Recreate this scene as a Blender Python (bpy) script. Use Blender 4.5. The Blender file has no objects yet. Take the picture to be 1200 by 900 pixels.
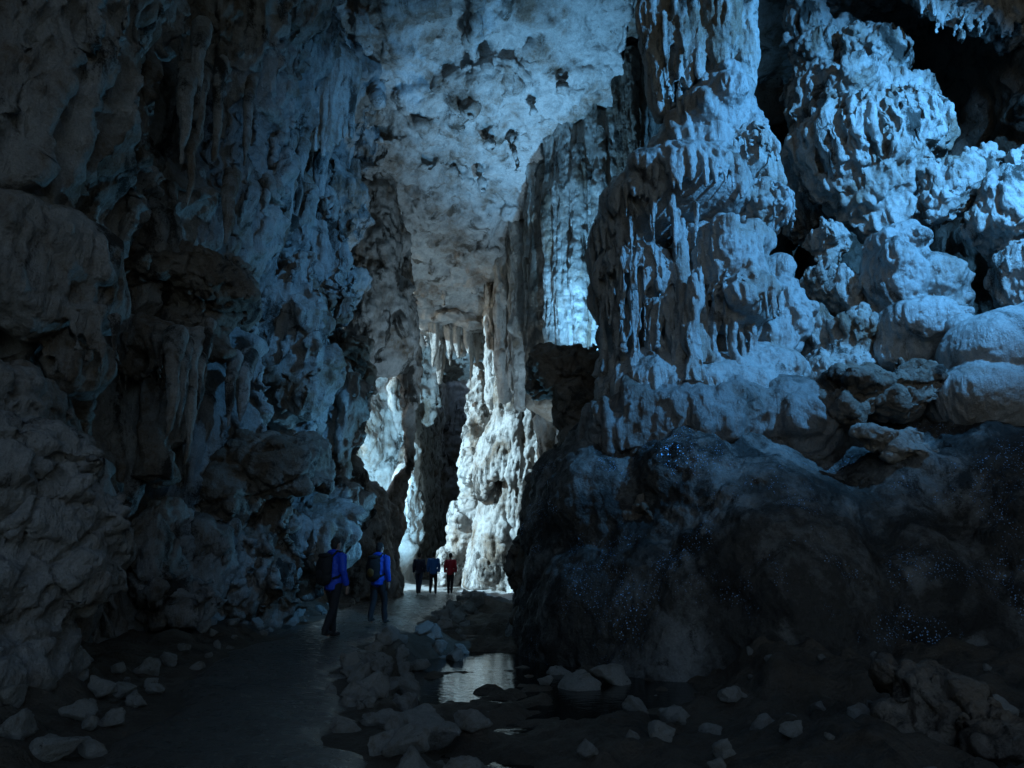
import bpy, bmesh, math, random
import numpy as np
from mathutils import Vector, Matrix, Euler

R = math.radians
scene = bpy.context.scene
COL = scene.collection
rng = random.Random(7)

# ------------------------------------------------------------------ camera
PITCH = R(14.4)
CAM = Vector((0, 0, 1.45))
FPX = 800.0                       # focal length in pixels of the 1200 x 900 photograph
cam_data = bpy.data.cameras.new('camera')
cam_data.lens = 24; cam_data.sensor_width = 36
cam_data.clip_start = 0.05; cam_data.clip_end = 1000
cam = bpy.data.objects.new('camera', cam_data); COL.objects.link(cam)
cam.location = CAM; cam.rotation_euler = (R(90) + PITCH, 0, 0)
scene.camera = cam

# ------------------------------------------------------------------ sky and sun
SUN_TRAVEL = Vector((0.80, 0.36, -0.48)).normalized()     # daylight falls in from the side entrance on the left
elev = math.asin(-SUN_TRAVEL.z)
azim = math.atan2(-SUN_TRAVEL.x, -SUN_TRAVEL.y)
world = bpy.data.worlds.new('World'); scene.world = world; world.use_nodes = True
wn = world.node_tree; wn.nodes.clear()
sky = wn.nodes.new('ShaderNodeTexSky'); sky.sky_type = 'NISHITA'; sky.sun_disc = False
sky.sun_elevation = elev; sky.sun_rotation = azim
bg = wn.nodes.new('ShaderNodeBackground'); bg.inputs['Strength'].default_value = 0.09
wo = wn.nodes.new('ShaderNodeOutputWorld')
wn.links.new(sky.outputs[0], bg.inputs[0]); wn.links.new(bg.outputs[0], wo.inputs[0])
sun_data = bpy.data.lights.new('sun', 'SUN'); sun_data.energy = 5.0; sun_data.angle = R(0.6)
sun_data.color = (.60, .84, 1.0)
sun = bpy.data.objects.new('sun', sun_data); COL.objects.link(sun)
sun.rotation_euler = SUN_TRAVEL.to_track_quat('-Z', 'Y').to_euler(); sun.location = (-20, 15, 25)

vs = scene.view_settings
vs.view_transform = 'Standard'; vs.look = 'None'; vs.exposure = 0.85; vs.gamma = 1.0
vs.use_curve_mapping = False
vs.use_white_balance = True            # balanced for the grey daylight that fills the cave
vs.white_balance_temperature = 5900; vs.white_balance_tint = 2
scene.render.engine = 'CYCLES'
scene.cycles.use_denoising = True
scene.cycles.max_bounces = 6; scene.cycles.diffuse_bounces = 4; scene.cycles.glossy_bounces = 3; scene.cycles.transmission_bounces = 3
scene.cycles.caustics_reflective = False; scene.cycles.caustics_refractive = False
scene.cycles.sample_clamp_indirect = 3.0

# ------------------------------------------------------------------ pixel to place
SP, CP = math.sin(PITCH), math.cos(PITCH)
def P(px, py, Y):
    u = (px - 600) / FPX; v = (450 - py) / FPX
    t = Y / (CP - v * SP)
    return Vector((u * t, Y, CAM.z + t * (SP + v * CP)))
def S(d, py, Y):
    v = (450 - py) / FPX
    return d / FPX * Y / (CP - v * SP)
def G(px, py, z=0.0):             # the point of the plane at height z that shows at this pixel
    u = (px - 600) / FPX; v = (450 - py) / FPX
    t = (z - CAM.z) / (SP + v * CP)
    return Vector((u * t, (CP - v * SP) * t, z))

# ------------------------------------------------------------------ labels
def tag(o, label=None, cat=None, group=None, kind=None):
    if label: o['label'] = label
    if cat: o['category'] = cat
    if group: o['group'] = group
    if kind: o['kind'] = kind
    return o
def empty(name, loc):
    o = bpy.data.objects.new(name, None); o.location = loc; o.empty_display_size = .2
    COL.objects.link(o); return o

# ------------------------------------------------------------------ materials
def lk(nt, a, b): nt.links.new(a, b)
def ramp(nt, stops, src, interp='LINEAR'):
    r = nt.nodes.new('ShaderNodeValToRGB'); cr = r.color_ramp; cr.interpolation = interp
    while len(cr.elements) < len(stops): cr.elements.new(.5)
    for e, (p, c) in zip(cr.elements, stops):
        e.position = p; e.color = (*c, 1) if len(c) == 3 else c
    lk(nt, src, r.inputs[0]); return r.outputs[0]
def tex(nt, co, scale, detail=6, rough=.6, dist=0.0, stretch=(1, 1, 1), off=0.0, ntype='FBM'):
    m = nt.nodes.new('ShaderNodeMapping'); m.inputs['Scale'].default_value = stretch
    m.inputs['Location'].default_value = (off, off * .7, off * .3); lk(nt, co, m.inputs['Vector'])
    n = nt.nodes.new('ShaderNodeTexNoise'); n.noise_type = ntype
    n.inputs['Scale'].default_value = scale; n.inputs['Detail'].default_value = detail
    n.inputs['Roughness'].default_value = rough; n.inputs['Distortion'].default_value = dist
    lk(nt, m.outputs[0], n.inputs['Vector']); return n.outputs[0]
def mixc(nt, fac, a, b, mode='MIX'):
    m = nt.nodes.new('ShaderNodeMix'); m.data_type = 'RGBA'; m.blend_type = mode
    for s, v in ((m.inputs[0], fac), (m.inputs[6], a), (m.inputs[7], b)):
        if isinstance(v, (int, float)): s.default_value = v
        elif isinstance(v, tuple): s.default_value = (*v, 1)
        else: lk(nt, v, s)
    return m.outputs[2]
def mth(nt, op, a, b=0.0, clamp=False):
    m = nt.nodes.new('ShaderNodeMath'); m.operation = op; m.use_clamp = clamp
    for s, v in ((m.inputs[0], a), (m.inputs[1], b)):
        if isinstance(v, (int, float)): s.default_value = v
        else: lk(nt, v, s)
    return m.outputs[0]
MATS = {}
def rock_mat(name, pale, brown, dark, browns=.5, darks=.62, rough=.75, bump=.5, streak=1.0, freq=1.0, glint=0.0, spec=.35):
    m = bpy.data.materials.new(name); m.use_nodes = True; nt = m.node_tree; nt.nodes.clear()
    out = nt.nodes.new('ShaderNodeOutputMaterial'); bs = nt.nodes.new('ShaderNodeBsdfPrincipled')
    lk(nt, bs.outputs[0], out.inputs[0])
    tc = nt.nodes.new('ShaderNodeTexCoord'); oi = nt.nodes.new('ShaderNodeObjectInfo')
    ad = nt.nodes.new('ShaderNodeVectorMath'); ad.operation = 'ADD'
    sc = nt.nodes.new('ShaderNodeVectorMath'); sc.operation = 'SCALE'; sc.inputs[0].default_value = (31, 17, 43)
    lk(nt, oi.outputs['Random'], sc.inputs['Scale']); lk(nt, tc.outputs['Object'], ad.inputs[0]); lk(nt, sc.outputs[0], ad.inputs[1])
    co = ad.outputs[0]
    # stains: a broad patchwork, vertical run-off streaks, fine mottling
    a = tex(nt, co, .55 * freq, 8, .62, .6)
    b = tex(nt, co, 1.1 * freq, 7, .6, .4, (1, 1, 1 - .78 * streak), 5)
    c = tex(nt, co, 6 * freq, 8, .68, .3, off=9)
    d = tex(nt, co, 34 * freq, 4, .6, off=3)
    mot = ramp(nt, [(.25, tuple(x * .62 for x in pale)), (.5, tuple(x * .9 for x in pale)), (.75, tuple(min(1, x * 1.18) for x in pale))], c)
    f1 = mth(nt, 'ADD', mth(nt, 'MULTIPLY', a, .6), mth(nt, 'MULTIPLY', b, .4))
    f1 = mth(nt, 'ADD', f1, mth(nt, 'MULTIPLY', mth(nt, 'SUBTRACT', c, .5), .28))
    br = ramp(nt, [(browns - .05, (0, 0, 0)), (browns + .07, (1, 1, 1))], f1)
    col = mixc(nt, br, mot, mixc(nt, d, tuple(x * .7 for x in brown), tuple(x * 1.25 for x in brown)))
    e = tex(nt, co, .9 * freq, 9, .66, .9, (1, 1, 1 - .5 * streak), 21)
    e = mth(nt, 'ADD', e, mth(nt, 'MULTIPLY', mth(nt, 'SUBTRACT', d, .5), .22))
    dk = ramp(nt, [(darks - .03, (0, 0, 0)), (darks + .05, (1, 1, 1))], e)
    col = mixc(nt, dk, col, dark)
    col = mixc(nt, .55, col, ramp(nt, [(.3, (.55, .55, .55)), (.7, (1.25, 1.25, 1.25))], d), 'MULTIPLY')
    lk(nt, col, bs.inputs['Base Color'])
    rr = ramp(nt, [(.3, (rough - .22,) * 3), (.7, (min(1, rough + .12),) * 3)], c)
    lk(nt, rr, bs.inputs['Roughness']); bs.inputs['Specular IOR Level'].default_value = spec
    # fine relief
    h = mth(nt, 'ADD', mth(nt, 'MULTIPLY', tex(nt, co, 5 * freq, 10, .65, .2, (1, 1, 1 - .5 * streak), 2), 1.0),
            mth(nt, 'MULTIPLY', tex(nt, co, 22 * freq, 6, .7, off=7), .3))
    h = mth(nt, 'ADD', h, mth(nt, 'MULTIPLY', tex(nt, co, 16 * freq, 5, .6, .2, (1, 1, 1 - .9 * streak), 11), .4))
    vo = nt.nodes.new('ShaderNodeTexVoronoi'); vo.inputs['Scale'].default_value = 11 * freq; lk(nt, co, vo.inputs['Vector'])
    h = mth(nt, 'ADD', h, mth(nt, 'MULTIPLY', vo.outputs['Distance'], -.12))
    bp = nt.nodes.new('ShaderNodeBump'); bp.inputs['Strength'].default_value = bump; bp.inputs['Distance'].default_value = .12
    lk(nt, h, bp.inputs['Height'])
    if glint:
        # crystal grains: facets tilted at random, in patches, lamp blue painted into them
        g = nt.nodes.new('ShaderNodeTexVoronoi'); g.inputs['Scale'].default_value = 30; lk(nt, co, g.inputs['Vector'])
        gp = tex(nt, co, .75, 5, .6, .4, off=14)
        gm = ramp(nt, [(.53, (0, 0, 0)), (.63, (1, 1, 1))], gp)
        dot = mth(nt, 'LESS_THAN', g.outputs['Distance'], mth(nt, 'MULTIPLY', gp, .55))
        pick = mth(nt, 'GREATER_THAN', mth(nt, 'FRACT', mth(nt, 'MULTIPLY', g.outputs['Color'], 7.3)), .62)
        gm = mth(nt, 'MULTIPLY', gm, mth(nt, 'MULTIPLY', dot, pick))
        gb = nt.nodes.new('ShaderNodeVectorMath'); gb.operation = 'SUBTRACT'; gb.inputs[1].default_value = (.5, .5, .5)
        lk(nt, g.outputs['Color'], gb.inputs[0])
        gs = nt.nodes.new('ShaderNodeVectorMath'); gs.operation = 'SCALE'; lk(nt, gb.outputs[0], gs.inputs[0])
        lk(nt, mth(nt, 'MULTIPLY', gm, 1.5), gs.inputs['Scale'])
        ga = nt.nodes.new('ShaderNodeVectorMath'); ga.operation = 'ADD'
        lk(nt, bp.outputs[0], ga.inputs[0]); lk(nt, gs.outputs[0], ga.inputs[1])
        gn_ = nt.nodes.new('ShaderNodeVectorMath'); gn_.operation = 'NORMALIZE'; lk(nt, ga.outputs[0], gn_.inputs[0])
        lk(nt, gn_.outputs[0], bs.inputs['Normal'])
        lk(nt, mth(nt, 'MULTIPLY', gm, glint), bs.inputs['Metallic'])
        col2 = mixc(nt, gm, col, (.42, .64, 1.0)); lk(nt, col2, bs.inputs['Base Color'])  # blue of the lamp light put into the speck colour
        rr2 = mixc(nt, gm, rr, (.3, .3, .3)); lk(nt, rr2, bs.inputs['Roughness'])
    else:
        lk(nt, bp.outputs[0], bs.inputs['Normal'])
    MATS[name] = m; return m
rock_mat('limestone_pale', (.46, .45, .43), (.20, .16, .12), (.045, .04, .034), .54, .57, bump=.8)
rock_mat('limestone_flow', (.36, .36, .355), (.22, .19, .16), (.07, .062, .055), .56, .61, rough=.42, bump=.7, spec=.6)
rock_mat('flow_dark', (.22, .22, .22), (.12, .10, .085), (.04, .036, .032), .52, .60, rough=.5, bump=.8, spec=.5)
rock_mat('limestone_wall', (.34, .33, .32), (.15, .115, .085), (.03, .026, .022), .52, .57, bump=.9)
rock_mat('limestone_brown', (.22, .19, .16), (.12, .09, .065), (.03, .025, .02), .50, .56, bump=.8, streak=.2, freq=1.4)
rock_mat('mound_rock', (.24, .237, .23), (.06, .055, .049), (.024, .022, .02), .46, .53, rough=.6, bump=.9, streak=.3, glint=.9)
rock_mat('ceiling_rock', (.54, .53, .52), (.22, .175, .14), (.09, .075, .06), .535, .60, bump=.9, streak=0, freq=.7)
rock_mat('rubble', (.36, .345, .32), (.22, .19, .155), (.05, .045, .04), .55, .64, bump=.7, streak=0, freq=2.2)
rock_mat('mud', (.15, .118, .088), (.09, .068, .048), (.04, .033, .026), .5, .6, rough=.7, bump=1.0, streak=0, freq=1.6)
rock_mat('gravel', (.60, .59, .57), (.45, .42, .38), (.16, .14, .12), .56, .66, bump=.6, streak=0, freq=3)
rock_mat('path_surface', (.10, .086, .072), (.07, .058, .046), (.04, .034, .028), .55, .63, rough=.36, bump=.3, streak=0, freq=1.2, spec=.5)
def plain(name, col, rough=.8, metal=0.0, grain=.25, scale=90, emit=None):
    m = bpy.data.materials.new(name); m.use_nodes = True; nt = m.node_tree; bs = nt.nodes['Principled BSDF']
    tc = nt.nodes.new('ShaderNodeTexCoord')
    n = tex(nt, tc.outputs['Object'], scale, 4, .6)
    c = ramp(nt, [(.3, tuple(x * (1 - grain) for x in col)), (.7, tuple(min(1, x * (1 + grain)) for x in col))], n)
    lk(nt, c, bs.inputs['Base Color']); bs.inputs['Roughness'].default_value = rough; bs.inputs['Metallic'].default_value = metal
    bp = nt.nodes.new('ShaderNodeBump'); bp.inputs['Strength'].default_value = .25; bp.inputs['Distance'].default_value = .01
    lk(nt, tex(nt, tc.outputs['Object'], scale * .25, 5, .6), bp.inputs['Height']); lk(nt, bp.outputs[0], bs.inputs['Normal'])
    if emit: bs.inputs['Emission Color'].default_value = (*emit[0], 1); bs.inputs['Emission Strength'].default_value = emit[1]
    MATS[name] = m; return m

# ------------------------------------------------------------------ sculpting: shapes fused in voxels, then carved
def ico(sub):
    bm = bmesh.new(); bmesh.ops.create_icosphere(bm, subdivisions=sub, radius=1)
    v = np.array([x.co[:] for x in bm.verts]); f = [[w.index for w in x.verts] for x in bm.faces]; bm.free()
    return v, np.array(f)
ICO = {1: ico(1), 2: ico(2), 3: ico(3)}
GN_CACHE = {}
def carve_group(layers):
    key = repr(layers)
    if key in GN_CACHE: return GN_CACHE[key]
    t = bpy.data.node_groups.new('carve', 'GeometryNodeTree')
    t.interface.new_socket('Geometry', in_out='INPUT', socket_type='NodeSocketGeometry')
    t.interface.new_socket('Geometry', in_out='OUTPUT', socket_type='NodeSocketGeometry')
    gi = t.nodes.new('NodeGroupInput'); go = t.nodes.new('NodeGroupOutput')
    pos = t.nodes.new('GeometryNodeInputPosition').outputs[0]; nor = t.nodes.new('GeometryNodeInputNormal').outputs[0]
    def vm(op, a, b=None, s=None):
        n = t.nodes.new('ShaderNodeVectorMath'); n.operation = op
        for sk, v in ((n.inputs[0], a), (n.inputs[1], b)):
            if v is None: continue
            if isinstance(v, tuple): sk.default_value = v
            else: lk(t, v, sk)
        if s is not None:
            if isinstance(s, (int, float)): n.inputs['Scale'].default_value = s
            else: lk(t, s, n.inputs['Scale'])
        return n.outputs[0]
    geo = gi.outputs[0]
    for i, L in enumerate(layers):
        kind, fr, amp = L[:3]; o = L[3] if len(L) > 3 else {}
        if not isinstance(fr, tuple): fr = (fr, fr, fr)
        p = pos
        if 'warp' in o:
            wf, wa = o['warp']
            w = t.nodes.new('ShaderNodeTexNoise'); w.inputs['Scale'].default_value = wf; w.inputs['Detail'].default_value = 2
            lk(t, pos, w.inputs['Vector'])
            p = vm('ADD', pos, vm('SCALE', vm('SUBTRACT', w.outputs[1], (.5, .5, .5)), s=wa))
        q = vm('ADD', vm('MULTIPLY', p, fr), (13.7 * i + 3.1, 5.3 * i, 7.9 * i))
        off = None
        if kind == 'vor':
            x = t.nodes.new('ShaderNodeTexVoronoi'); x.feature = 'SMOOTH_F1'; x.inputs['Scale'].default_value = 1
            x.inputs['Smoothness'].default_value = o.get('s', .25); lk(t, q, x.inputs['Vector'])
            val = mth(t, 'SUBTRACT', .5, x.outputs['Distance'])
        elif kind == 'crack':
            x = t.nodes.new('ShaderNodeTexVoronoi'); x.feature = 'DISTANCE_TO_EDGE'; x.inputs['Scale'].default_value = 1
            lk(t, q, x.inputs['Vector'])
            val = mth(t, 'MULTIPLY', mth(t, 'SUBTRACT', 1.0, mth(t, 'DIVIDE', x.outputs['Distance'], o.get('w', .08)), True), -1.0)
        elif kind == 'facet':
            x = t.nodes.new('ShaderNodeTexVoronoi'); x.feature = 'F1'; x.inputs['Scale'].default_value = 1
            lk(t, q, x.inputs['Vector']); val = mth(t, 'SUBTRACT', .5, x.outputs['Distance'])
        else:
            x = t.nodes.new('ShaderNodeTexNoise'); x.inputs['Scale'].default_value = 1
            x.inputs['Detail'].default_value = o.get('d', 3); x.inputs['Roughness'].default_value = o.get('r', .5)
            lk(t, q, x.inputs['Vector']); n0 = mth(t, 'MULTIPLY', mth(t, 'SUBTRACT', x.outputs[0], .5), 2.6)
            if kind == 'noise': val = n0
            elif kind == 'billow': val = mth(t, 'SUBTRACT', mth(t, 'MULTIPLY', mth(t, 'ABSOLUTE', n0), 2.0), .6)
            elif kind == 'ridge': val = mth(t, 'SUBTRACT', .6, mth(t, 'MULTIPLY', mth(t, 'ABSOLUTE', n0), 2.0))
            elif kind == 'vec':
                off = vm('SCALE', vm('SUBTRACT', x.outputs[1], (.5, .5, .5)), s=2.6 * amp)
            elif kind == 'terrace':          # shelves: the height is pulled towards steps
                val = mth(t, 'PINGPONG', mth(t, 'MULTIPLY', x.outputs[0], 6.0), .5)
        if off is None:
            val = mth(t, 'MULTIPLY', val, float(amp))
            if o.get('side'):
                sx = t.nodes.new('ShaderNodeSeparateXYZ'); lk(t, nor, sx.inputs[0])
                val = mth(t, 'MULTIPLY', val, mth(t, 'SUBTRACT', 1.0, mth(t, 'MULTIPLY', mth(t, 'ABSOLUTE', sx.outputs[2]), .9), True))
            off = vm('SCALE', nor, s=val)
        sp = t.nodes.new('GeometryNodeSetPosition'); lk(t, geo, sp.inputs['Geometry']); lk(t, off, sp.inputs['Offset'])
        geo = sp.outputs[0]
    lk(t, geo, go.inputs[0]); GN_CACHE[key] = t; return t

class Mass:
    def __init__(s): s.v = []; s.f = []; s.n = 0
    def add(s, v, f):
        s.v.append(v); s.f.append(f + s.n); s.n += len(v)
    def ell(s, c, r, rot=(0, 0, 0), sub=None):
        if sub is None: sub = 3 if max(r) > .8 else 2
        v, f = ICO[sub]
        m = np.array(Euler(rot).to_matrix())
        s.add((v * np.array(r)) @ m.T + np.array(c), f); return s
    def tube(s, pts, rads, k=10):
        pts = [Vector(p) for p in pts]
        vs_ = []; n = len(pts)
        a = None
        for i, p in enumerate(pts):
            d = (pts[min(i + 1, n - 1)] - pts[max(i - 1, 0)]).normalized()
            a = d.orthogonal().normalized() if a is None else (a - d * a.dot(d)).normalized()
            b = d.cross(a)
            for j in range(k):
                th = 2 * math.pi * j / k
                vs_.append(p + (a * math.cos(th) + b * math.sin(th)) * rads[i])
        vs_.append(pts[0] - (pts[1] - pts[0]).normalized() * rads[0] * .5)
        vs_.append(pts[-1] + (pts[-1] - pts[-2]).normalized() * rads[-1] * .5)
        f = []
        for i in range(n - 1):
            for j in range(k):
                a, b = i * k + j, i * k + (j + 1) % k
                f += [(a, b, b + k), (a, b + k, a + k)]
        for j in range(k):
            f.append((n * k, (j + 1) % k, j)); f.append((n * k + 1, (n - 1) * k + j, (n - 1) * k + (j + 1) % k))
        s.add(np.array([x[:] for x in vs_]), np.array(f)); return s
    def box(s, lo, hi):
        x0, y0, z0 = lo; x1, y1, z1 = hi
        v = np.array([(x, y, z) for z in (z0, z1) for y in (y0, y1) for x in (x0, x1)], float)
        q = [(0, 2, 3, 1), (4, 5, 7, 6), (0, 1, 5, 4), (2, 6, 7, 3), (0, 4, 6, 2), (1, 3, 7, 5)]
        s.add(v, np.array([t for a, b, c, d in q for t in ((a, b, c), (a, c, d))])); return s
    def vault(s, x0, x1, prof, top):      # a roof slab whose underside follows the profile [(y, z), ...]
        n = len(prof); v = []
        for y, z in prof: v += [(x0, y, z), (x1, y, z), (x1, y, top), (x0, y, top)]
        f = []
        for i in range(n - 1):
            for j in range(4):
                a, b = i * 4 + j, i * 4 + (j + 1) % 4; f += [(a, b, b + 4), (a, b + 4, a + 4)]
        e = (n - 1) * 4; f += [(0, 2, 1), (0, 3, 2), (e, e + 1, e + 2), (e, e + 2, e + 3)]
        s.add(np.array(v, float), np.array(f)); return s
    # pixel-space wrappers: a pixel and a distance along the hall
    def pe(s, px, py, Y, rx, ry, rd=None, tilt=0.0, kn=0, kf=.35):
        c = P(px, py, Y); a = S(rx, py, Y); b = abs(P(px, py - ry, Y).z - P(px, py + ry, Y).z) / 2
        d = rd if rd is not None else (a + b) / 2
        s.ell(c, (a, d, b), (0, tilt, 0))
        for _ in range(kn):
            q = Vector((rng.gauss(0, 1), rng.gauss(-.6, 1), rng.gauss(0, 1))).normalized()
            k = kf * rng.uniform(.6, 1.3)
            s.ell((c.x + q.x * a * .9, c.y + q.y * d * .9, c.z + q.z * b * .9), (a * k, (a + b) / 2 * k, b * k))
        return s
    def pt(s, pts, Y, k=10):
        out, rr = [], []
        for q in pts:
            y = q[3] if len(q) > 3 else Y
            out.append(P(q[0], q[1], y)); rr.append(S(q[2], q[1], y))
        return s.tube(out, rr, k)
    def drips(s, x0, y0, x1, y1, Y, n, ln, r, jit=6, dy=.25):
        for i in range(n):
            t = (i + rng.uniform(.2, .8)) / n
            px = x0 + (x1 - x0) * t; py = y0 + (y1 - y0) * t + rng.uniform(-jit, jit)
            L = ln * rng.uniform(.35, 1.15); q = r * rng.uniform(.7, 1.25); yy = Y + rng.uniform(-dy, dy)
            s.pt([(px, py - q * 1.5, q * 1.3, yy), (px, py, q, yy), (px + rng.uniform(-1, 1), py + L * .5, q * .62, yy), (px + rng.uniform(-1, 1), py + L, q * .22, yy)], yy, 8)
        return s
    def ribs(s, px, py, Y, rx, ry, rd, n, hang, r, a0=-105, a1=105, p0=.45, p1=1.62):
        c = P(px, py, Y); a = S(rx, py, Y); b = abs(P(px, py - ry, Y).z - P(px, py + ry, Y).z) / 2; rr = S(r, py, Y); hh = S(hang, py, Y)
        for i in range(n):
            th = R(a0 + (a1 - a0) * (i + rng.uniform(.15, .85)) / n); q = rr * rng.uniform(.6, 1.4); L = hh * rng.uniform(.15, 1.2); st_ = rng.uniform(p0 * .7, p0 * 1.8)
            pts, rad = [], []
            for k in range(6):
                ph = st_ + (p1 - st_) * k / 5
                w = .06 * math.sin(k * 1.7 + i)
                pts.append((c.x + a * math.sin(ph) * math.sin(th + w), c.y - rd * math.sin(ph) * math.cos(th + w), c.z + b * math.cos(ph))); rad.append(q * (.45 + .13 * k))
            e = pts[-1]
            pts += [(e[0], e[1], e[2] - L * .5), (e[0] + jit(.03), e[1], e[2] - L)]; rad += [q * .7, q * .25]
            s.tube(pts, rad, 8)
        return s
    def columns(s, x0, y0, x1, y1, Y, n, ln, r, dy=.3, waist=.6):
        for i in range(n):
            t = (i + rng.uniform(.15, .85)) / n
            px = x0 + (x1 - x0) * t; py = y0 + (y1 - y0) * t + rng.uniform(-8, 8)
            L = ln * rng.uniform(.8, 1.15); q = r * rng.uniform(.7, 1.3); yy = Y + rng.uniform(-dy, dy)
            w = waist * rng.uniform(.7, 1.3); b = rng.uniform(-2, 2)
            s.pt([(px, py - q, q * 1.1, yy), (px + b, py + L * .3, q * (1 + w) / 2, yy), (px, py + L * .55, q * w, yy), (px - b, py + L * .8, q * .95, yy), (px, py + L, q * 1.15, yy)], yy, 8)
        return s
    def build(s, name, mat, voxel, layers, parent=None, smooth=1, base=None):
        me = bpy.data.meshes.new(name)
        v = np.concatenate(s.v); f = np.concatenate(s.f)
        me.vertices.add(len(v)); me.vertices.foreach_set('co', v.astype(np.float32).ravel())
        me.loops.add(len(f) * 3); me.loops.foreach_set('vertex_index', f.astype(np.int32).ravel())
        me.polygons.add(len(f)); me.polygons.foreach_set('loop_start', np.arange(0, len(f) * 3, 3, dtype=np.int32))
        me.update(calc_edges=True)
        tmp = bpy.data.objects.new('tmp', me); COL.objects.link(tmp)
        r = tmp.modifiers.new('remesh', 'REMESH'); r.mode = 'VOXEL'; r.voxel_size = voxel
        if smooth:
            sm = tmp.modifiers.new('smooth', 'SMOOTH'); sm.factor = .5; sm.iterations = smooth * 2
        if layers:
            g = tmp.modifiers.new('carve', 'NODES'); g.node_group = carve_group(layers)
        dg = bpy.context.evaluated_depsgraph_get()
        res = bpy.data.meshes.new_from_object(tmp.evaluated_get(dg))
        bpy.data.objects.remove(tmp); bpy.data.meshes.remove(me)
        res.name = name
        co = np.empty(len(res.vertices) * 3, np.float32); res.vertices.foreach_get('co', co); co = co.reshape(-1, 3)
        if parent is not None: org = np.array(parent.location, np.float32)
        elif base is not None: org = np.array(base, np.float32)
        else: org = np.array(((co[:, 0].min() + co[:, 0].max()) / 2, (co[:, 1].min() + co[:, 1].max()) / 2, co[:, 2].min()), np.float32)
        co -= org; res.vertices.foreach_set('co', co.ravel()); res.update()
        res.shade_smooth(); res.materials.clear(); res.materials.append(MATS[mat])
        o = bpy.data.objects.new(name, res); COL.objects.link(o)
        if parent is not None: o.parent = parent
        else: o.location = org.tolist()
        global TRIS; TRIS += len(res.polygons) * 2
        return o
TRIS = 0
def jit(a): return rng.uniform(-a, a)

FLOW = [('noise', .8, .10), ('billow', 1.5, .05, {'d': 1}), ('billow', (2.6, 2.6, .32), .15, {'side': 1, 'warp': (1.0, .4), 'd': 1}), ('billow', (7, 7, .8), .035, {'side': 1, 'warp': (2, .15), 'd': 2}), ('noise', 6, .022, {'d': 3})]
FLUTE = [('noise', .8, .10), ('billow', (2.4, 2.4, .2), .18, {'side': 1, 'warp': (.9, .4), 'd': 2}), ('ridge', (6, 6, .5), .06, {'side': 1, 'warp': (1.5, .2), 'd': 2}), ('noise', 7, .025, {'d': 3})]
KNOB = [('vec', .6, .30), ('billow', (1.8, 1.8, .6), .20, {'warp': (.9, .5), 'd': 2}), ('billow', (4.2, 4.2, .9), .06, {'warp': (1.2, .4), 'd': 1}), ('ridge', (8, 8, 2), .03, {'warp': (2, .2), 'd': 2}), ('noise', 9, .03, {'d': 3})]
ROUGH = [('vec', .45, .40, {'d': 2}), ('billow', 1.0, .16, {'d': 3}), ('facet', 1.5, .16), ('ridge', 2.6, .07, {'d': 3}), ('crack', .9, .12, {'w': .05}), ('noise', 8, .03, {'d': 3})]
MOUND = [('vec', .35, .4, {'d': 2}), ('facet', .42, .75, {'warp': (.5, .9)}), ('noise', 1.4, .12, {'d': 4, 'r': .6}), ('facet', 1.5, .14, {'warp': (1.2, .4)}), ('ridge', 2.2, .07, {'d': 3}), ('noise', 7, .025, {'d': 3})]
WALL = [('vec', .26, .95, {'d': 2}), ('ridge', (.9, .9, .13), .48, {'side': 1, 'warp': (.5, 1.0), 'd': 2}), ('billow', .6, .22, {'d': 3}), ('billow', (2.0, 2.0, .24), .28, {'side': 1, 'warp': (.9, .5), 'd': 2}), ('vor', 1.7, .06), ('ridge', (5, 5, .7), .04, {'side': 1, 'warp': (1.2, .3)}), ('noise', 3.5, .07, {'d': 3})]
CEIL = [('vec', .2, .6, {'d': 2}), ('billow', .38, .55, {'d': 4, 'r': .6}), ('facet', .5, .35, {'warp': (.6, .8)}), ('ridge', 1.1, .18, {'d': 3}), ('noise', 2.4, .13, {'d': 4})]

# ------------------------------------------------------------------ the cave: ceiling and walls
def struct(o): return tag(o, kind='structure')

def ceil_z(y): return float(np.interp(y, [11, 38, 52], [20.9, 15.0, 15.0]))
m = Mass().vault(-9, 4.2, [(11, 20.9), (30, ceil_z(30))], 23.5).vault(-5.6, 4.2, [(29, ceil_z(29)), (38, 15), (52, 15)], 23.5)
for _ in range(34):
    y = rng.uniform(15, 46); m.ell((rng.uniform(-6, 2.4), y, ceil_z(y) + .1), (rng.uniform(.5, 1.8), rng.uniform(.8, 2.4), rng.uniform(.3, .8)))
for _ in range(30):
    y = rng.uniform(18, 42); x = rng.uniform(-5, 2.4); z = ceil_z(y); l = rng.uniform(.4, 1.5)
    m.tube([(x, y, z + .6), (x, y, z), (x + jit(.1), y, z - .2 - l)], [.4, .22, .05])
struct(m.build('cave_ceiling', 'ceiling_rock', .09, CEIL))
m = Mass().box((-13, -4, 19), (-8, 29, 22)).box((-8, -4, 19.2), (22, 13.4, 22)).box((2.6, 13, 19.7), (22, 66, 23)).box((-16, 50.5, 16), (22, 55.5, 19.5))
struct(m.build('cave_roof', 'limestone_wall', .35, [('vec', .2, .5), ('billow', .5, .3)]))

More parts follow.
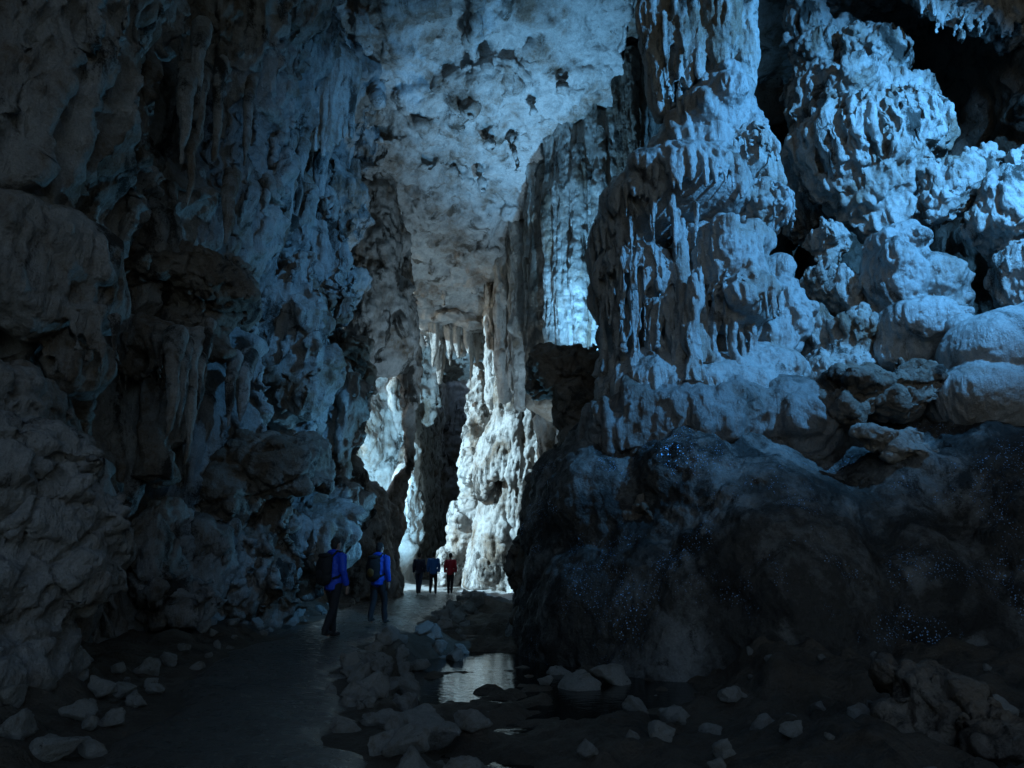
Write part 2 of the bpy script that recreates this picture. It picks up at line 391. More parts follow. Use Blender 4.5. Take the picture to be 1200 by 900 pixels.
# left wall: a row of fused buttresses
m = Mass()
y = -14.0
while y < 25.5:
    x = -9.15 + .4 * math.sin(y * .9) + jit(.25); r = rng.uniform(1.6, 2.2)
    if y < 3: x -= .5
    m.tube([(x, y, -1.5), (x + jit(.5), y, 4), (x + jit(.6), y + jit(.5), 9), (x + jit(.5), y, 14), (x + .4, y, 20.5)], [r * 1.1, r * rng.uniform(.8, 1.15), r * rng.uniform(.8, 1.15), r * rng.uniform(.8, 1.1), r * 1.2], 12)
    y += 1.35
m.box((-12, -14, -1.5), (-9.4, 26, 20.5))
for (px, py, r, Y) in [(300, 130, 40, 18), (330, 60, 60, 18), (390, 10, 60, 21), (205, 150, 34, 14), (250, 200, 30, 16), (290, 250, 32, 17), (150, 190, 30, 12.5), (60, 60, 50, 10.5),
                       (20, 180, 40, 9.5), (360, 300, 40, 20), (330, 380, 45, 18.5), (280, 430, 40, 16.5), (350, 450, 40, 19), (395, 350, 30, 22), (395, 250, 34, 23), (410, 460, 26, 24),
                       (360, 640, 40, 18.5), (300, 660, 50, 16.5), (230, 640, 45, 14.8), (400, 600, 38, 22), (330, 590, 40, 18), (270, 600, 36, 16), (200, 690, 30, 13.5), (430, 180, 22, 25)]:
    m.pe(px, py, Y, r, r * rng.uniform(1, 1.8), None, 0, 4, .45)
# hanging curtains and columns on the wall
m.columns(200, 100, 330, 110, 16.5, 9, 130, 11, .6, .7)
m.columns(300, 210, 400, 240, 19.5, 8, 150, 10, .5, .7)
m.columns(340, 440, 420, 450, 21.5, 7, 160, 9, .5, .7)
m.drips(280, 40, 345, 70, 17.5, 10, 40, 6)
m.drips(265, 215, 315, 225, 16.5, 9, 30, 5)
struct(m.build('cave_wall_left', 'limestone_wall', .062, WALL))

# the end of the left wall, with the gap that lets the daylight in
m = Mass()
m.pt([(440, 100, 40), (430, 200, 34), (440, 300, 30), (428, 400, 28), (408, 470, 16)], 27)
m.pt([(455, 240, 16), (470, 330, 17), (480, 400, 16), (480, 450, 12), (482, 500, 7), (476, 550, 7), (452, 606, 20), (438, 650, 30), (436, 700, 38)], 29.5)
m.pt([(406, 470, 12), (402, 520, 12), (414, 578, 20), (424, 640, 34), (426, 700, 42)], 27.5)
m.pe(428, 615, 28.5, 32, 50, 1.5, 0, 6).pe(460, 390, 28.5, 30, 55, 1.3, 0, 6).pe(450, 300, 28, 24, 50, 1.3, 0, 6).pe(436, 425, 28, 26, 18, 1.2, 0, 4)
m.columns(425, 250, 470, 280, 28, 6, 120, 6, .6)
struct(m.build('cave_wall_end', 'limestone_wall', .075, [('vec', .5, .35), ('billow', .9, .18, {'d': 3}), ('ridge', (2, 2, .4), .16, {'side': 1, 'warp': (.9, .4)}), ('vor', 2, .12), ('noise', 5, .05)]))

# far end of the hall
m = Mass().box((-16, 43.5, -1.5), (-6.2, 46, 19)).box((3.2, 43, -1.5), (9, 47, 21)).box((-16, 64, -2), (22, 67, 22)).box((-16, 45.5, -1.5), (-6.4, 65, 19)).box((-1, 49, 9), (4, 52, 20))  # block left of the far passage added to keep the sun out
for (px, py, rx, ry, Y) in [(430, 520, 45, 150, 43), (462, 480, 24, 120, 43.5), (476, 600, 16, 110, 42), (400, 480, 40, 120, 42.5), (500, 360, 24, 40, 45), (478, 350, 22, 60, 43), (508, 370, 18, 30, 46), (458, 640, 24, 60, 41.5)]:
    m.pe(px, py, Y, rx, ry, 1.6, 0, 8, .3)
m.columns(470, 350, 515, 370, 43, 6, 120, 6, .6)
for x, y, r in [(2.9, 27.5, 1.1), (2.6, 30.5, 1.2), (2.2, 33.5, 1.2), (1.5, 37.5, 1.3), (1.2, 40, 1.3), (1.6, 43.5, 1.4)]: m.tube([(x, y, -1.2), (x + jit(.3), y, 6), (x + jit(.3), y, 12), (x, y, 19)], [r * 1.1, r, r, r * 1.3])
m.drips(500, 400, 545, 390, 45.5, 7, 40, 5)
struct(m.build('cave_wall_back', 'limestone_pale', .12, [('vec', .3, .5), ('billow', .6, .3, {'d': 3}), ('ridge', (1.4, 1.4, .3), .25, {'side': 1, 'warp': (.6, .6)}), ('vor', 1.4, .15)]))

# right side: the dark hollow behind the formations, and the near wall out to the right
m = Mass().box((14.5, -14, -2), (17, 66, 23)).box((-13, -16, -2), (17, -12, .5)).box((7.5, 27, -2), (16, 29.5, 23)).box((3.6, 28, -2), (8.5, 45, 23))
for _ in range(40): m.pe(rng.uniform(880, 1220), rng.uniform(-20, 420), rng.uniform(23.5, 26.5), rng.uniform(25, 60), rng.uniform(25, 70), 1.6)
m.tube([(14.5, 7.2, 6), (14.2, 7.2, 10.5), (13.6, 7.4, 12.5)], [2.4, 1.8, .8])
struct(m.build('cave_wall_right', 'limestone_brown', .14, [('vec', .3, .7), ('billow', .6, .35, {'d': 3}), ('vor', 1.2, .2)]))

# ------------------------------------------------------------------ floor, path, stream
def vnoise(x, y, f, seed=0):
    r2 = np.random.RandomState(seed); T = r2.rand(256, 256)
    X, Y_ = x * f, y * f; xi, yi = np.floor(X).astype(int), np.floor(Y_).astype(int)
    u, v = X - xi, Y_ - yi; u = u * u * (3 - 2 * u); v = v * v * (3 - 2 * v)
    g = lambda a, b: T[a & 255, b & 255]
    return (g(xi, yi) * (1 - u) + g(xi + 1, yi) * u) * (1 - v) + (g(xi, yi + 1) * (1 - u) + g(xi + 1, yi + 1) * u) * v - .5
def fbm2(x, y, f, o=4, seed=0): return sum(vnoise(x, y, f * 2 ** i, seed + i) * .5 ** i for i in range(o))
PY = [-14, 3, 5.4, 9, 12.3, 18, 24, 31, 37, 44]
PL = [-2.4, -2.6, -3.0, -4.0, -4.5, -4.9, -5.1, -5.3, -5.4, -5.0]
PR = [-.2, -.6, -.95, -2.2, -2.6, -2.2, -2.1, -2.05, -1.6, -.6]
SRX = ([-14, 4, 7, 10, 14, 17, 21, 26, 34], [2.2, 1.8, 1.7, 2.3, 3.2, 2.2, 1.6, 1.2, .8])
WATER = -.5
def height(x, y):
    pl, pr = np.interp(y, PY, PL), np.interp(y, PY, PR); sr = np.interp(y, *SRX)
    wob = fbm2(x, y, .9, 3, 3) * .5
    st = lambda a, b, t: np.clip((t - a) / (b - a), 0, 1) ** 2 * (3 - 2 * np.clip((t - a) / (b - a), 0, 1))
    bed = -.62 + .36 * st(14.2, 17.2, y) + fbm2(x, y, .55, 4, 5) * .5 + .16 * (1 - st(7.5, 10, y))
    d = st(pr + .15, pr + 1.0, x + wob * .7); h = -.04 * (1 - d) + bed * d
    k = st(sr - .5, sr + 1.3, x + wob * 1.6)
    bank = -.28 + .05 * np.clip(x - sr, 0, 9) + fbm2(x, y, .45, 5, 9) * .5 + np.abs(fbm2(x, y, 1.3, 4, 19)) * .45 - .06
    h = h * (1 - k) + bank * k
    onpath = st(pl - .5, pl, x) * (1 - st(pr, pr + .4, x))
    side = (1 - st(pl - 1.2, pl - .1, x))
    return h + (1 - onpath) * (fbm2(x, y, 2.2, 4, 30) * .13 + np.abs(fbm2(x, y, 3.6, 3, 60)) * .10) + side * (.18 + fbm2(x, y, 1.1, 4, 31) * .3)
def sheet(name, xs, ys, zf, mat):
    X, Y_ = np.meshgrid(xs, ys); Z = zf(X, Y_)
    v = np.stack([X, Y_, Z], -1).reshape(-1, 3); nx, ny = len(xs), len(ys)
    i = np.arange(nx * ny).reshape(ny, nx)
    f = np.stack([i[:-1, :-1], i[:-1, 1:], i[1:, 1:], i[1:, :-1]], -1).reshape(-1, 4)
    me = bpy.data.meshes.new(name); me.from_pydata(v.tolist(), [], f.tolist()); me.shade_smooth(); me.materials.append(MATS[mat])
    o = bpy.data.objects.new(name, me); COL.objects.link(o); return o
xs = np.concatenate([np.linspace(-60, -12, 20), np.arange(-11.5, 11, .075), np.linspace(11.2, 20, 24)])
ys = np.concatenate([np.linspace(-16, 3.5, 30), np.arange(3.6, 22, .075), np.arange(22, 45, .14), np.linspace(45.5, 66, 20)])
struct(sheet('cave_floor', xs, ys, height, 'mud'))
struct(sheet('entrance_bounce_floor', np.arange(-45, 1.2, .25), np.arange(28.5, 47, .25), lambda x, y: height(x, y) + .06 - .5 * np.clip(30.5 - y, 0, 2) * (x > -6.2), 'gravel'))  # pale gravel sheet added to bounce daylight up to the ceiling
# path: worn, slightly dished strip
ts = np.concatenate([np.linspace(-13, 3, 30), np.arange(3.1, 43, .1)]); us = np.linspace(0, 1, 44)
T, U = np.meshgrid(ts, us, indexing='ij')
pl, pr = np.interp(T, PY, PL) + fbm2(T, U * 0, .8, 4, 40) * .5, np.interp(T, PY, PR) + fbm2(T, U * 0 + 3, 1.1, 6, 41) * .8
PX = pl + (pr - pl) * U
PZ = .03 + fbm2(PX, T, .5, 3, 44) * .05 + fbm2(PX, T, 3.0, 3, 45) * .018 - .09 * (np.abs(U - .5) * 2) ** 6
v = np.stack([PX, T, PZ], -1).reshape(-1, 3); i = np.arange(len(ts) * len(us)).reshape(len(ts), len(us))
f = np.stack([i[:-1, :-1], i[:-1, 1:], i[1:, 1:], i[1:, :-1]], -1).reshape(-1, 4)
me = bpy.data.meshes.new('path'); me.from_pydata(v.tolist(), [], f.tolist()); me.shade_smooth(); me.materials.append(MATS['path_surface'])
o = bpy.data.objects.new('path', me); COL.objects.link(o); struct(o)
# stream
wm = bpy.data.materials.new('water'); wm.use_nodes = True; nt = wm.node_tree; bs = nt.nodes['Principled BSDF']
bs.inputs['Base Color'].default_value = (.012, .014, .014, 1); bs.inputs['Roughness'].default_value = .04; bs.inputs['IOR'].default_value = 1.33
bs.inputs['Transmission Weight'].default_value = .5
tc = nt.nodes.new('ShaderNodeTexCoord'); bp = nt.nodes.new('ShaderNodeBump'); bp.inputs['Strength'].default_value = .12; bp.inputs['Distance'].default_value = .05
lk(nt, tex(nt, tc.outputs['Object'], 5.0, 3, .55, .4, (1, 2.2, 1)), bp.inputs['Height']); lk(nt, bp.outputs[0], bs.inputs['Normal']); MATS['water'] = wm
struct(sheet('stream', np.linspace(-2.6, 5.5, 40), np.linspace(-13, 31, 150), lambda X, Y_: X * 0 + WATER, 'water'))

# ------------------------------------------------------------------ the great flowstone column on the right
FORM = 'limestone formations of the right side'
YC = 17.0
root = empty('flowstone_formation', P(820, 450, YC)); tag(root, 'huge tiered blue-lit flowstone column of stacked domes with dripping fringes', 'flowstone')
m = Mass()
m.pt([(815, -90, 60), (812, 0, 58), (822, 70, 56), (828, 150, 46)], YC)
m.pt([(765, -80, 20), (768, 30, 22), (772, 90, 17), (778, 140, 12)], YC - .9)
m.pt([(795, -80, 18), (800, 40, 20), (806, 100, 8)], YC - 1.2).pt([(845, -80, 26), (846, 40, 24), (842, 90, 12), (840, 130, 8)], YC - 1.3)
m.pt([(875, -80, 14), (872, 60, 18), (868, 110, 15)], YC - .8)
m.drips(775, 40, 870, 35, YC - 1.35, 16, 80, 3.6, 26)
m.build('fluted_shaft', 'limestone_pale', .05, FLUTE, root)
m = Mass().pe(835, 150, YC - .5, 52, 48, 1.4, 0, 4).pe(802, 160, YC - .8, 30, 34).pe(862, 168, YC - .6, 42, 40).pe(842, 118, YC - .6, 40, 26, 1.2, 0, 4).pe(820, 190, YC - .4, 70, 40)
m.build('dome', 'limestone_flow', .045, FLOW, root)
m = Mass().pe(876, 184, YC - .9, 30, 30, .8, .3, 2).pe(896, 205, YC - .6, 22, 36).ribs(874, 184, YC - .9, 33, 32, .95, 15, 22, 3.2)
m.build('shoulder', 'limestone_pale', .04, FLOW, root)
m = Mass().pe(795, 232, YC - .9, 74, 46, 1.9, 0, 3).pe(755, 250, YC - .8, 46, 46, 1.5, 0, 3).pe(835, 240, YC - 1, 40, 36, 1.4).pe(730, 285, YC - .4, 34, 50, 1.2)
m.ribs(795, 234, YC - .9, 76, 48, 1.95, 34, 30, 4.2).ribs(752, 254, YC - .8, 48, 48, 1.55, 20, 36, 4, -120, 40).ribs(728, 290, YC - .4, 36, 52, 1.25, 14, 40, 3.6, -120, 60)
m.build('dome', 'limestone_flow', .04, [('noise', .8, .08), ('ridge', (3.4, 3.4, .5), .05, {'side': 1, 'warp': (1.0, .3), 'd': 2}), ('noise', 6, .03), ('vor', 9, .03)], root)
m = Mass().pe(880, 255, YC - .9, 36, 40, 1.1, 0, 4).pe(900, 252, YC - .7, 22, 26, .8, 0, 3).pe(862, 275, YC - .8, 34, 40).ribs(884, 256, YC - .9, 37, 40, 1.1, 14, 30, 3.2)
m.build('side_lobe', 'limestone_flow', .04, KNOB, root)
m = Mass().pe(846, 315, YC - 1.1, 48, 48, 1.3, 0, 7, .4).pe(866, 352, YC - 1.3, 42, 38, 1.2, 0, 7, .4).ribs(862, 356, YC - 1.3, 44, 36, 1.25, 14, 46, 3.2).pe(822, 300, YC - .9, 34, 40, 1.0, 0, 5).pe(840, 380, YC - .2, 70, 70, 1.3)
m.build('middle_lobe', 'limestone_flow', .04, FLOW, root)
m = Mass().pe(742, 322, YC - .7, 40, 34, 1.2, 0, 4).pe(765, 330, YC - 1.0, 26, 38, .8, 0, 3).pe(720, 350, YC - .2, 30, 46).pe(760, 390, YC + .2, 60, 70, 1.0)
m.ribs(742, 324, YC - .7, 43, 36, 1.25, 20, 62, 3.8).ribs(766, 334, YC - 1.0, 28, 40, .85, 9, 40, 3.6)
m.build('tier', 'limestone_flow', .04, FLOW, root)
m = Mass().pe(830, 480, YC - .5, 120, 64, 2.0).pe(760, 465, YC - .4, 64, 56, 1.7).pe(880, 462, YC - .5, 66, 60, 1.6).pe(836, 476, YC - 1.3, 60, 46, 1.2).pe(895, 470, YC - 1.1, 40, 40, 1.0)
m.build('base', 'limestone_flow', .05, FLOW, root)
# standing pillars and hanging stalactites one can tell apart
def pillar(name, pts, Y, mat='limestone_flow', parent=root, layers=FLOW, vox=.035):
    return Mass().pt(pts, Y).build(name, mat, vox, layers, parent)
for x, y0, y1, r, dy in [(800, 285, 430, 11, -1.9), (822, 300, 420, 13, -2.0), (812, 355, 440, 12, -2.3), (838, 375, 440, 9, -2.2), (858, 385, 436, 7, -2.2), (770, 365, 440, 15, -1.6), (745, 350, 430, 9, -1.8),
                          (785, 355, 440, 10, -1.7), (722, 360, 440, 9, -1.3), (708, 350, 430, 7, -1.1), (735, 385, 445, 10, -1.5), (880, 380, 440, 8, -1.9), (868, 390, 440, 6, -2.0)]:
    b = jit(4)
    pillar('pillar', [(x, y0 - 30, r * .5), (x, y0, r * 1.0), (x + b, y0 + (y1 - y0) * .3, r * .75), (x + b, y0 + (y1 - y0) * .5, r * .9), (x - b, y0 + (y1 - y0) * .75, r * 1.05), (x, y1 + 10, r * 1.7)], YC + dy + .25)
for x, y0, y1, r, dy in [(740, 262, 315, 7, -2.3), (765, 255, 305, 6, -2.5), (790, 258, 300, 6, -2.6), (815, 250, 292, 5, -2.5), (728, 330, 415, 6, -1.9), (756, 335, 400, 6, -2.0), (772, 340, 410, 5, -2.0), (716, 338, 385, 5, -1.6), (850, 365, 415, 5, -2.4)]:
    pillar('stalactite', [(x, y0 - 34, r * .6), (x, y0 - 8, r * 1.2), (x + jit(2), y0 + (y1 - y0) * .4, r * .8), (x + jit(3), y1, r * .25)], YC + dy + .3)

def thing(m, name, mat, vox, layers, label, cat, group=None):
    o = m.build(name, mat, vox, layers); tag(o, label, cat, group); return o
# bulbous stalagmite next to the column
thing(Mass().pe(912, 318, 16.4, 17, 22).pe(916, 360, 16.2, 34, 30, .7, 0, 3).pe(928, 378, 16.1, 26, 26).pe(908, 400, 16.2, 32, 34).pe(900, 440, 16, 46, 36, 1.0), 'stalagmite', 'limestone_flow', .04, FLOW,
      'squat bulbous blue-grey stalagmite tight beside the tiered flowstone column', 'stalagmite')

# ------------------------------------------------------------------ cluster of formations further right
thing(Mass().pe(1028, 66, 17.6, 40, 32, .9, 0, 6).pe(1004, 108, 17.5, 38, 28, .9, 0, 6).pe(1058, 112, 17.6, 36, 20, .8, .3, 4).pe(1030, 130, 17.7, 60, 30, 1.0), 'limestone_boss', 'limestone_pale', .045, KNOB,
      'knobbly bright blue limestone boss perched above the fluted shield', 'rock formation')
thing(Mass().pe(962, 62, 18.4, 34, 26, .8, .4, 6).pe(942, 24, 18.6, 26, 44, .8, 0, 4).pe(990, 42, 18.5, 26, 16, .6, 0, 4).pe(955, 120, 18.8, 34, 50, 1.0, 0, 5).pe(946, 220, 18.8, 34, 70, 1.0, 0, 6).pe(1000, -30, 19, 70, 40), 'limestone_pendant', 'limestone_pale', .05, KNOB,
      'brownish knobbly limestone pendant hanging from the roof beside the black gap', 'rock formation')
m = Mass().pe(1006, 176, 17.0, 66, 58, 1.5, -.25).pe(1058, 152, 17.0, 46, 42, 1.2, -.2, 3).pe(1018, 216, 16.9, 52, 46, 1.2).pe(1040, 255, 16.9, 34, 34, .8).pe(1075, 130, 16.8, 24, 20, .6, 0, 3)
m.ribs(1006, 182, 17.0, 70, 66, 1.6, 30, 0, 4.6, -110, 110, .35, 2.5).ribs(1058, 154, 17.0, 48, 46, 1.3, 16, 0, 4, -90, 110, .4, 2.4)
thing(m, 'flowstone_shield', 'limestone_pale', .04, [('vec', .6, .25), ('billow', (2.6, 2.6, .6), .20, {'warp': (.9, .4), 'd': 1}), ('billow', (6, 6, 1.0), .03, {'warp': (1.5, .2), 'd': 1}), ('noise', 9, .02)],
      'pale fan-shaped flowstone shield with deep dark flutes narrowing downwards', 'flowstone')
thing(Mass().pe(1118, 218, 16.2, 52, 32, .8, -.5, 5).pe(1150, 184, 16.2, 26, 16, .5, -.5, 3).pe(1085, 245, 16.3, 26, 22, .7, 0, 3), 'limestone_lobe', 'limestone_pale', .035, KNOB,
      'grey-white limestone lobe slanting upwards beside the fluted shield', 'rock formation')
thing(Mass().pe(1056, 288, 16.0, 34, 26, .8, 0, 3).pe(1046, 330, 16.0, 36, 46, 1.0, 0, 3).pe(1088, 332, 16.0, 40, 34, 1.0, .2, 2).pe(1076, 384, 15.8, 52, 34, 1.1, 0, 2).pe(1105, 352, 15.9, 32, 26).pe(1070, 410, 16, 50, 30), 'stalagmite', 'limestone_flow', .04, FLOW,
      'thick pale stalagmite with smooth rounded foot below the fluted shield', 'stalagmite')
thing(Mass().pe(972, 286, 17.0, 28, 22, .7, 0, 4).pe(962, 335, 16.8, 26, 26, .7, 0, 6).pe(990, 345, 16.6, 26, 26, .7, 0, 6).pe(1006, 392, 16.3, 20, 36, .6, 0, 4).pe(980, 402, 16.4, 24, 30, .7, 0, 6).pe(955, 390, 16.5, 20, 30, .6, 0, 5).pe(985, 440, 16.3, 50, 30), 'limestone_outcrop', 'limestone_pale', .035, KNOB,
      'small dark knobbly limestone outcrop between the two smooth stalagmites', 'rock formation')
thing(Mass().pe(1192, 248, 15.4, 44, 52, 1.0, 0, 6).pe(1200, 190, 15.6, 26, 18, .6, 0, 3).pe(1196, 325, 15.2, 26, 40, .8, 0, 4).pe(1230, 280, 15.4, 50, 90, 1.0), 'limestone_lobe', 'limestone_pale', .04, KNOB,
      'rough pale limestone lobe above the smooth round hump', 'rock formation')
thing(Mass().pe(1180, 420, 14.4, 72, 56, 1.3, 0, 2).pe(1230, 410, 14.6, 60, 60, 1.3).pe(1150, 470, 14.4, 60, 50, 1.2), 'flowstone_hump', 'limestone_flow', .045, [('noise', .8, .10), ('ridge', (2.4, 2.4, .6), .05, {'side': 1, 'warp': (1, .3)}), ('noise', 7, .03)],
      'smooth round grey flowstone hump on the shoulder of the dark mound', 'flowstone')
m = Mass().pe(1120, -8, 16.5, 52, 18, .8, .1, 8).pe(1185, 8, 16.2, 34, 38, .8, 0, 8).pe(1230, 0, 16.2, 60, 60, 1.0).pe(1150, -60, 16.6, 120, 60, 1.5).pe(1150, -140, 16.6, 100, 90, 1.5)
m.drips(1080, 6, 1200, 30, 15.7, 16, 30, 6)
thing(m, 'roof_pendant', 'limestone_pale', .035, KNOB, 'jagged bright blue rock pendant hanging from the roof over the black hollow', 'rock formation')

# ------------------------------------------------------------------ the dark mound and the boulders on it
m = Mass().ell((4.9, 17.6, -1.4), (5.0, 6.4, 6.4)).ell((10.4, 17.0, -1.4), (5.2, 6.2, 6.5)).ell((5.6, 16.0, 2.2), (3.4, 2.2, 2.5)).ell((2.5, 17.0, 2.4), (2.1, 2.6, 2.5)).ell((4.2, 15.6, 2.0), (2.4, 2.4, 2.4)).ell((10.3, 15.6, 2.4), (3.4, 2.3, 2.5)).ell((8.2, 15.4, 2.0), (2.6, 2.3, 2.3)).ell((7.4, 15.6, -.8), (3.4, 4.2, 4.0)).ell((2.6, 16.4, -.6), (2.4, 3.6, 3.6), (0, .25, 0)).ell((4.4, 13.2, -.6), (1.8, 2.0, 2.2), (.5, .2, .3)).ell((9.6, 13.0, -.6), (2.0, 1.8, 2.0), (.4, 0, .4))
m.pe(740, 500, 17, 60, 60, 1.8)
o = thing(m, 'rock_mound', 'mound_rock', .055, MOUND, 'massive dark wet rock mound with blue glints painted on its crystal specks', 'mound')
m = Mass().pe(815, 512, 16.6, 118, 76, 2.6).pe(742, 518, 16.8, 64, 72, 2.1).pe(712, 550, 17.2, 40, 66, 1.8).pe(905, 510, 16.3, 76, 62, 2.4)
m.ribs(740, 515, 16.8, 64, 80, 2.05, 9, 0, 12, -80, 50, .7, 1.9)
thing(m, 'flowstone_apron', 'flow_dark', .045, [('vec', .6, .25), ('noise', .8, .12), ('billow', (1.5, 1.5, .25), .22, {'side': 1, 'warp': (1, .4), 'd': 1}), ('ridge', (5, 5, .8), .04, {'side': 1}), ('noise', 7, .03)], 'smooth grey flowstone apron draped from the tiered column over the dark mound', 'flowstone')
thing(Mass().pe(672, 640, 18.4, 62, 100, 1.8, 0, 8).pe(640, 600, 18.6, 34, 46, 1.3, .3, 5).pe(640, 690, 18.2, 34, 60, 1.4, 0, 5).pe(700, 700, 16.8, 50, 60, 1.6, 0, 6).pe(745, 620, 15.4, 40, 60, 1.5, .4, 5).pe(750, 720, 14.8, 34, 50, 1.2, 0, 5).pe(692, 552, 18.4, 42, 56, 1.4, .3, 6), 'rock_buttress', 'limestone_brown', .05, ROUGH,
      'craggy blackish rock buttress at the foot of the mound by the pool', 'rock')
thing(Mass().pe(652, 428, 18.8, 36, 30, .9, 0, 8).pe(676, 436, 18.8, 28, 30, .8, 0, 5).pe(680, 474, 18.7, 32, 34, .9, 0, 8).pe(694, 510, 18.5, 36, 50, .9, 0, 5), 'boulder', 'limestone_brown', .04, ROUGH,
      'dark knobbly boulder standing up in front of the far bright cascade', 'boulder')
thing(Mass().pe(1018, 462, 14.6, 66, 30, .9, .15, 6).pe(980, 485, 14.5, 40, 26, .8, 0, 5).pe(1060, 450, 14.6, 40, 24, .7, 0, 4), 'boulder', 'limestone_brown', .035, ROUGH,
      'cracked dark boulder wedged under the thick stalagmite', 'boulder')
thing(Mass().pe(1056, 512, 13.4, 48, 18, .5, .15, 5).pe(1085, 528, 13.4, 26, 14, .4, .2, 3), 'rock_slab', 'rubble', .03, ROUGH, 'flat brown rock slab lying on the mound below the cracked boulder', 'rock')

# ------------------------------------------------------------------ tall draperies behind the column
root2 = empty('stone_drapery', P(690, 420, 24)); tag(root2, 'tall smooth stone drapery lit pale blue behind the tiered column', 'drapery')
for pts, dy in [([(668, 100, 12), (664, 200, 15), (662, 300, 15), (668, 400, 17), (670, 460, 20)], -.2), ([(690, 60, 14), (690, 160, 17), (692, 260, 16), (690, 360, 18), (690, 460, 24)], -.4),
                ([(712, 40, 13), (712, 140, 17), (712, 240, 15), (706, 320, 18), (705, 460, 24)], -.2), ([(650, 160, 10), (648, 260, 12), (650, 360, 13), (655, 460, 16)], .4), ([(678, 170, 7), (677, 300, 9), (680, 420, 10)], -.9), ([(702, 150, 6), (702, 300, 8), (698, 420, 10)], -.9)]:
    Mass().pt(pts, 24 + dy).build('fold', 'limestone_pale', .05, [('vec', .45, .16), ('noise', .5, .16), ('ridge', (3, 3, .14), .12, {'side': 1, 'warp': (.6, .5), 'd': 2}), ('vor', 3, .05), ('noise', 6, .025)], root2)
m = Mass().pt([(690, -60, 40), (690, 200, 40), (690, 480, 44)], 25.6).pt([(740, -60, 40), (738, 200, 40), (735, 480, 50)], 25).pt([(646, 200, 18), (646, 480, 30)], 26)
m.build('backing', 'limestone_brown', .09, [('vec', .6, .2), ('ridge', (1.8, 1.8, .2), .18, {'side': 1, 'warp': (.8, .4)})], root2)
root3 = empty('stalactite_cluster', P(745, 400, 21.5)); tag(root3, 'brown shadowed cluster of hanging spikes between drapery and tiered column', 'column')
for x, y0, y1, r, dy in [(738, 20, 230, 10, 0), (752, -40, 190, 12, -.2), (728, 60, 200, 8, .2), (762, 60, 260, 9, -.1), (742, 120, 270, 7, -.5)]:
    pillar('stalactite', [(x - 4, y0 - 60, r * 1.4), (x, y0, r * 1.2), (x + jit(3), y0 + (y1 - y0) * .5, r), (x + jit(4), y1, r * .35)], 21.5 + dy, 'limestone_brown', root3, FLUTE, .045)
Mass().pt([(750, -80, 24), (748, 100, 24), (740, 260, 22), (730, 420, 30)], 22.3).build('shaft', 'limestone_brown', .06, FLUTE, root3)

# ------------------------------------------------------------------ far end formations
thing(Mass().pt([(562, 428, 9), (560, 470, 13), (557, 520, 18), (554, 580, 20), (556, 640, 28), (556, 690, 36)], 41).pe(563, 440, 40.8, 8, 14, .5, 0, 5).pe(562, 490, 40.6, 14, 20, 1.0, 0, 8).pe(556, 550, 40.4, 20, 24, 1.3, 0, 10).pe(550, 620, 40.2, 28, 40, 1.7, 0, 10).pe(530, 668, 40.0, 26, 34, 1.4, 0, 8), 'stalagmite', 'limestone_pale', .07,
      [('vec', .6, .25), ('vor', 1.6, .3), ('billow', 1.2, .15), ('vor', 4, .1)], 'tall knobbly grey stalagmite rising in front of the dark passage', 'stalagmite')
m = Mass().pt([(614, 360, 16, 33.5), (608, 440, 22, 34), (602, 520, 26, 35), (598, 590, 36, 35.6), (594, 640, 42, 35.8), (592, 690, 52, 36)], 35).pt([(590, 430, 7, 33.6), (588, 520, 10, 34.4), (582, 600, 14, 34.8), (570, 690, 26, 34.8)], 34).pt([(606, 440, 8, 33), (604, 540, 10, 33.8), (600, 620, 14, 34.2), (600, 690, 20, 34.2)], 34)
m.pt([(624, 430, 12, 33.4), (622, 560, 16, 34), (616, 640, 20, 34.2), (612, 700, 26, 34.2)], 34).pe(588, 640, 34.8, 28, 50, 1.4, 0, 8).pe(615, 600, 34.6, 30, 60, 1.4, 0, 8).pe(574, 672, 34.2, 18, 18, .8, 0, 4).pe(634, 560, 35.6, 26, 80, 1.0, 0, 6)
m.ribs(602, 560, 35, 40, 90, 1.8, 26, 20, 4, -110, 90)
thing(m, 'flowstone_cascade', 'limestone_pale', .07, [('noise', .5, .2), ('ridge', (1.8, 1.8, .2), .26, {'side': 1, 'warp': (.7, .5)}), ('vor', 2.2, .05), ('ridge', (4.5, 4.5, .5), .10, {'side': 1, 'warp': (1.2, .3)}), ('noise', 5, .05)],
      'brilliant white flowstone cascade pouring down to the far path', 'flowstone')
for x, y0, y1, r, Y, lb in [(576, 320, 450, 8, 34.5, 'short ribbed grey dripstone hanging over the knobbly stalagmite'), (592, 290, 460, 11, 32, 'ribbed grey dripstone running down into the white cascade'), (610, 245, 470, 12, 29.4, 'thick ribbed grey dripstone above the white cascade'),
                            (632, 195, 440, 12, 26.5, 'tall ribbed dripstone next to the smooth blue drapery'), (602, 300, 440, 6, 31, 'thin grey dripstone between two thick ribbed ones'), (622, 240, 430, 7, 28, 'thin dripstone between the thick and the tall ribbed ones')]:
    o = thing(Mass().pt([(x, y0 - 60, r * 1.7), (x, y0 + 20, r * 1.1), (x + jit(3), (y0 + y1) / 2, r * .9), (x + jit(2), y0 + (y1 - y0) * .8, r * 1.0), (x, y1 + 10, r * .5)], Y).pe(x, y0 + 60, Y, r * 1.0, 22, None, 0, 4).pe(x, y0 + 140, Y, r * .9, 20, None, 0, 4).drips(x - r, y0 + 60, x + r, y0 + 70, Y - .3, 4, 60, 2.6),
          'ribbed_dripstone', 'limestone_pale', .055, [('noise', .6, .12), ('ridge', (2.4, 2.4, .3), .14, {'side': 1, 'warp': (.8, .4)}), ('vor', 2.5, .10)], lb, 'dripstone', 'ribbed dripstones above the cascade')
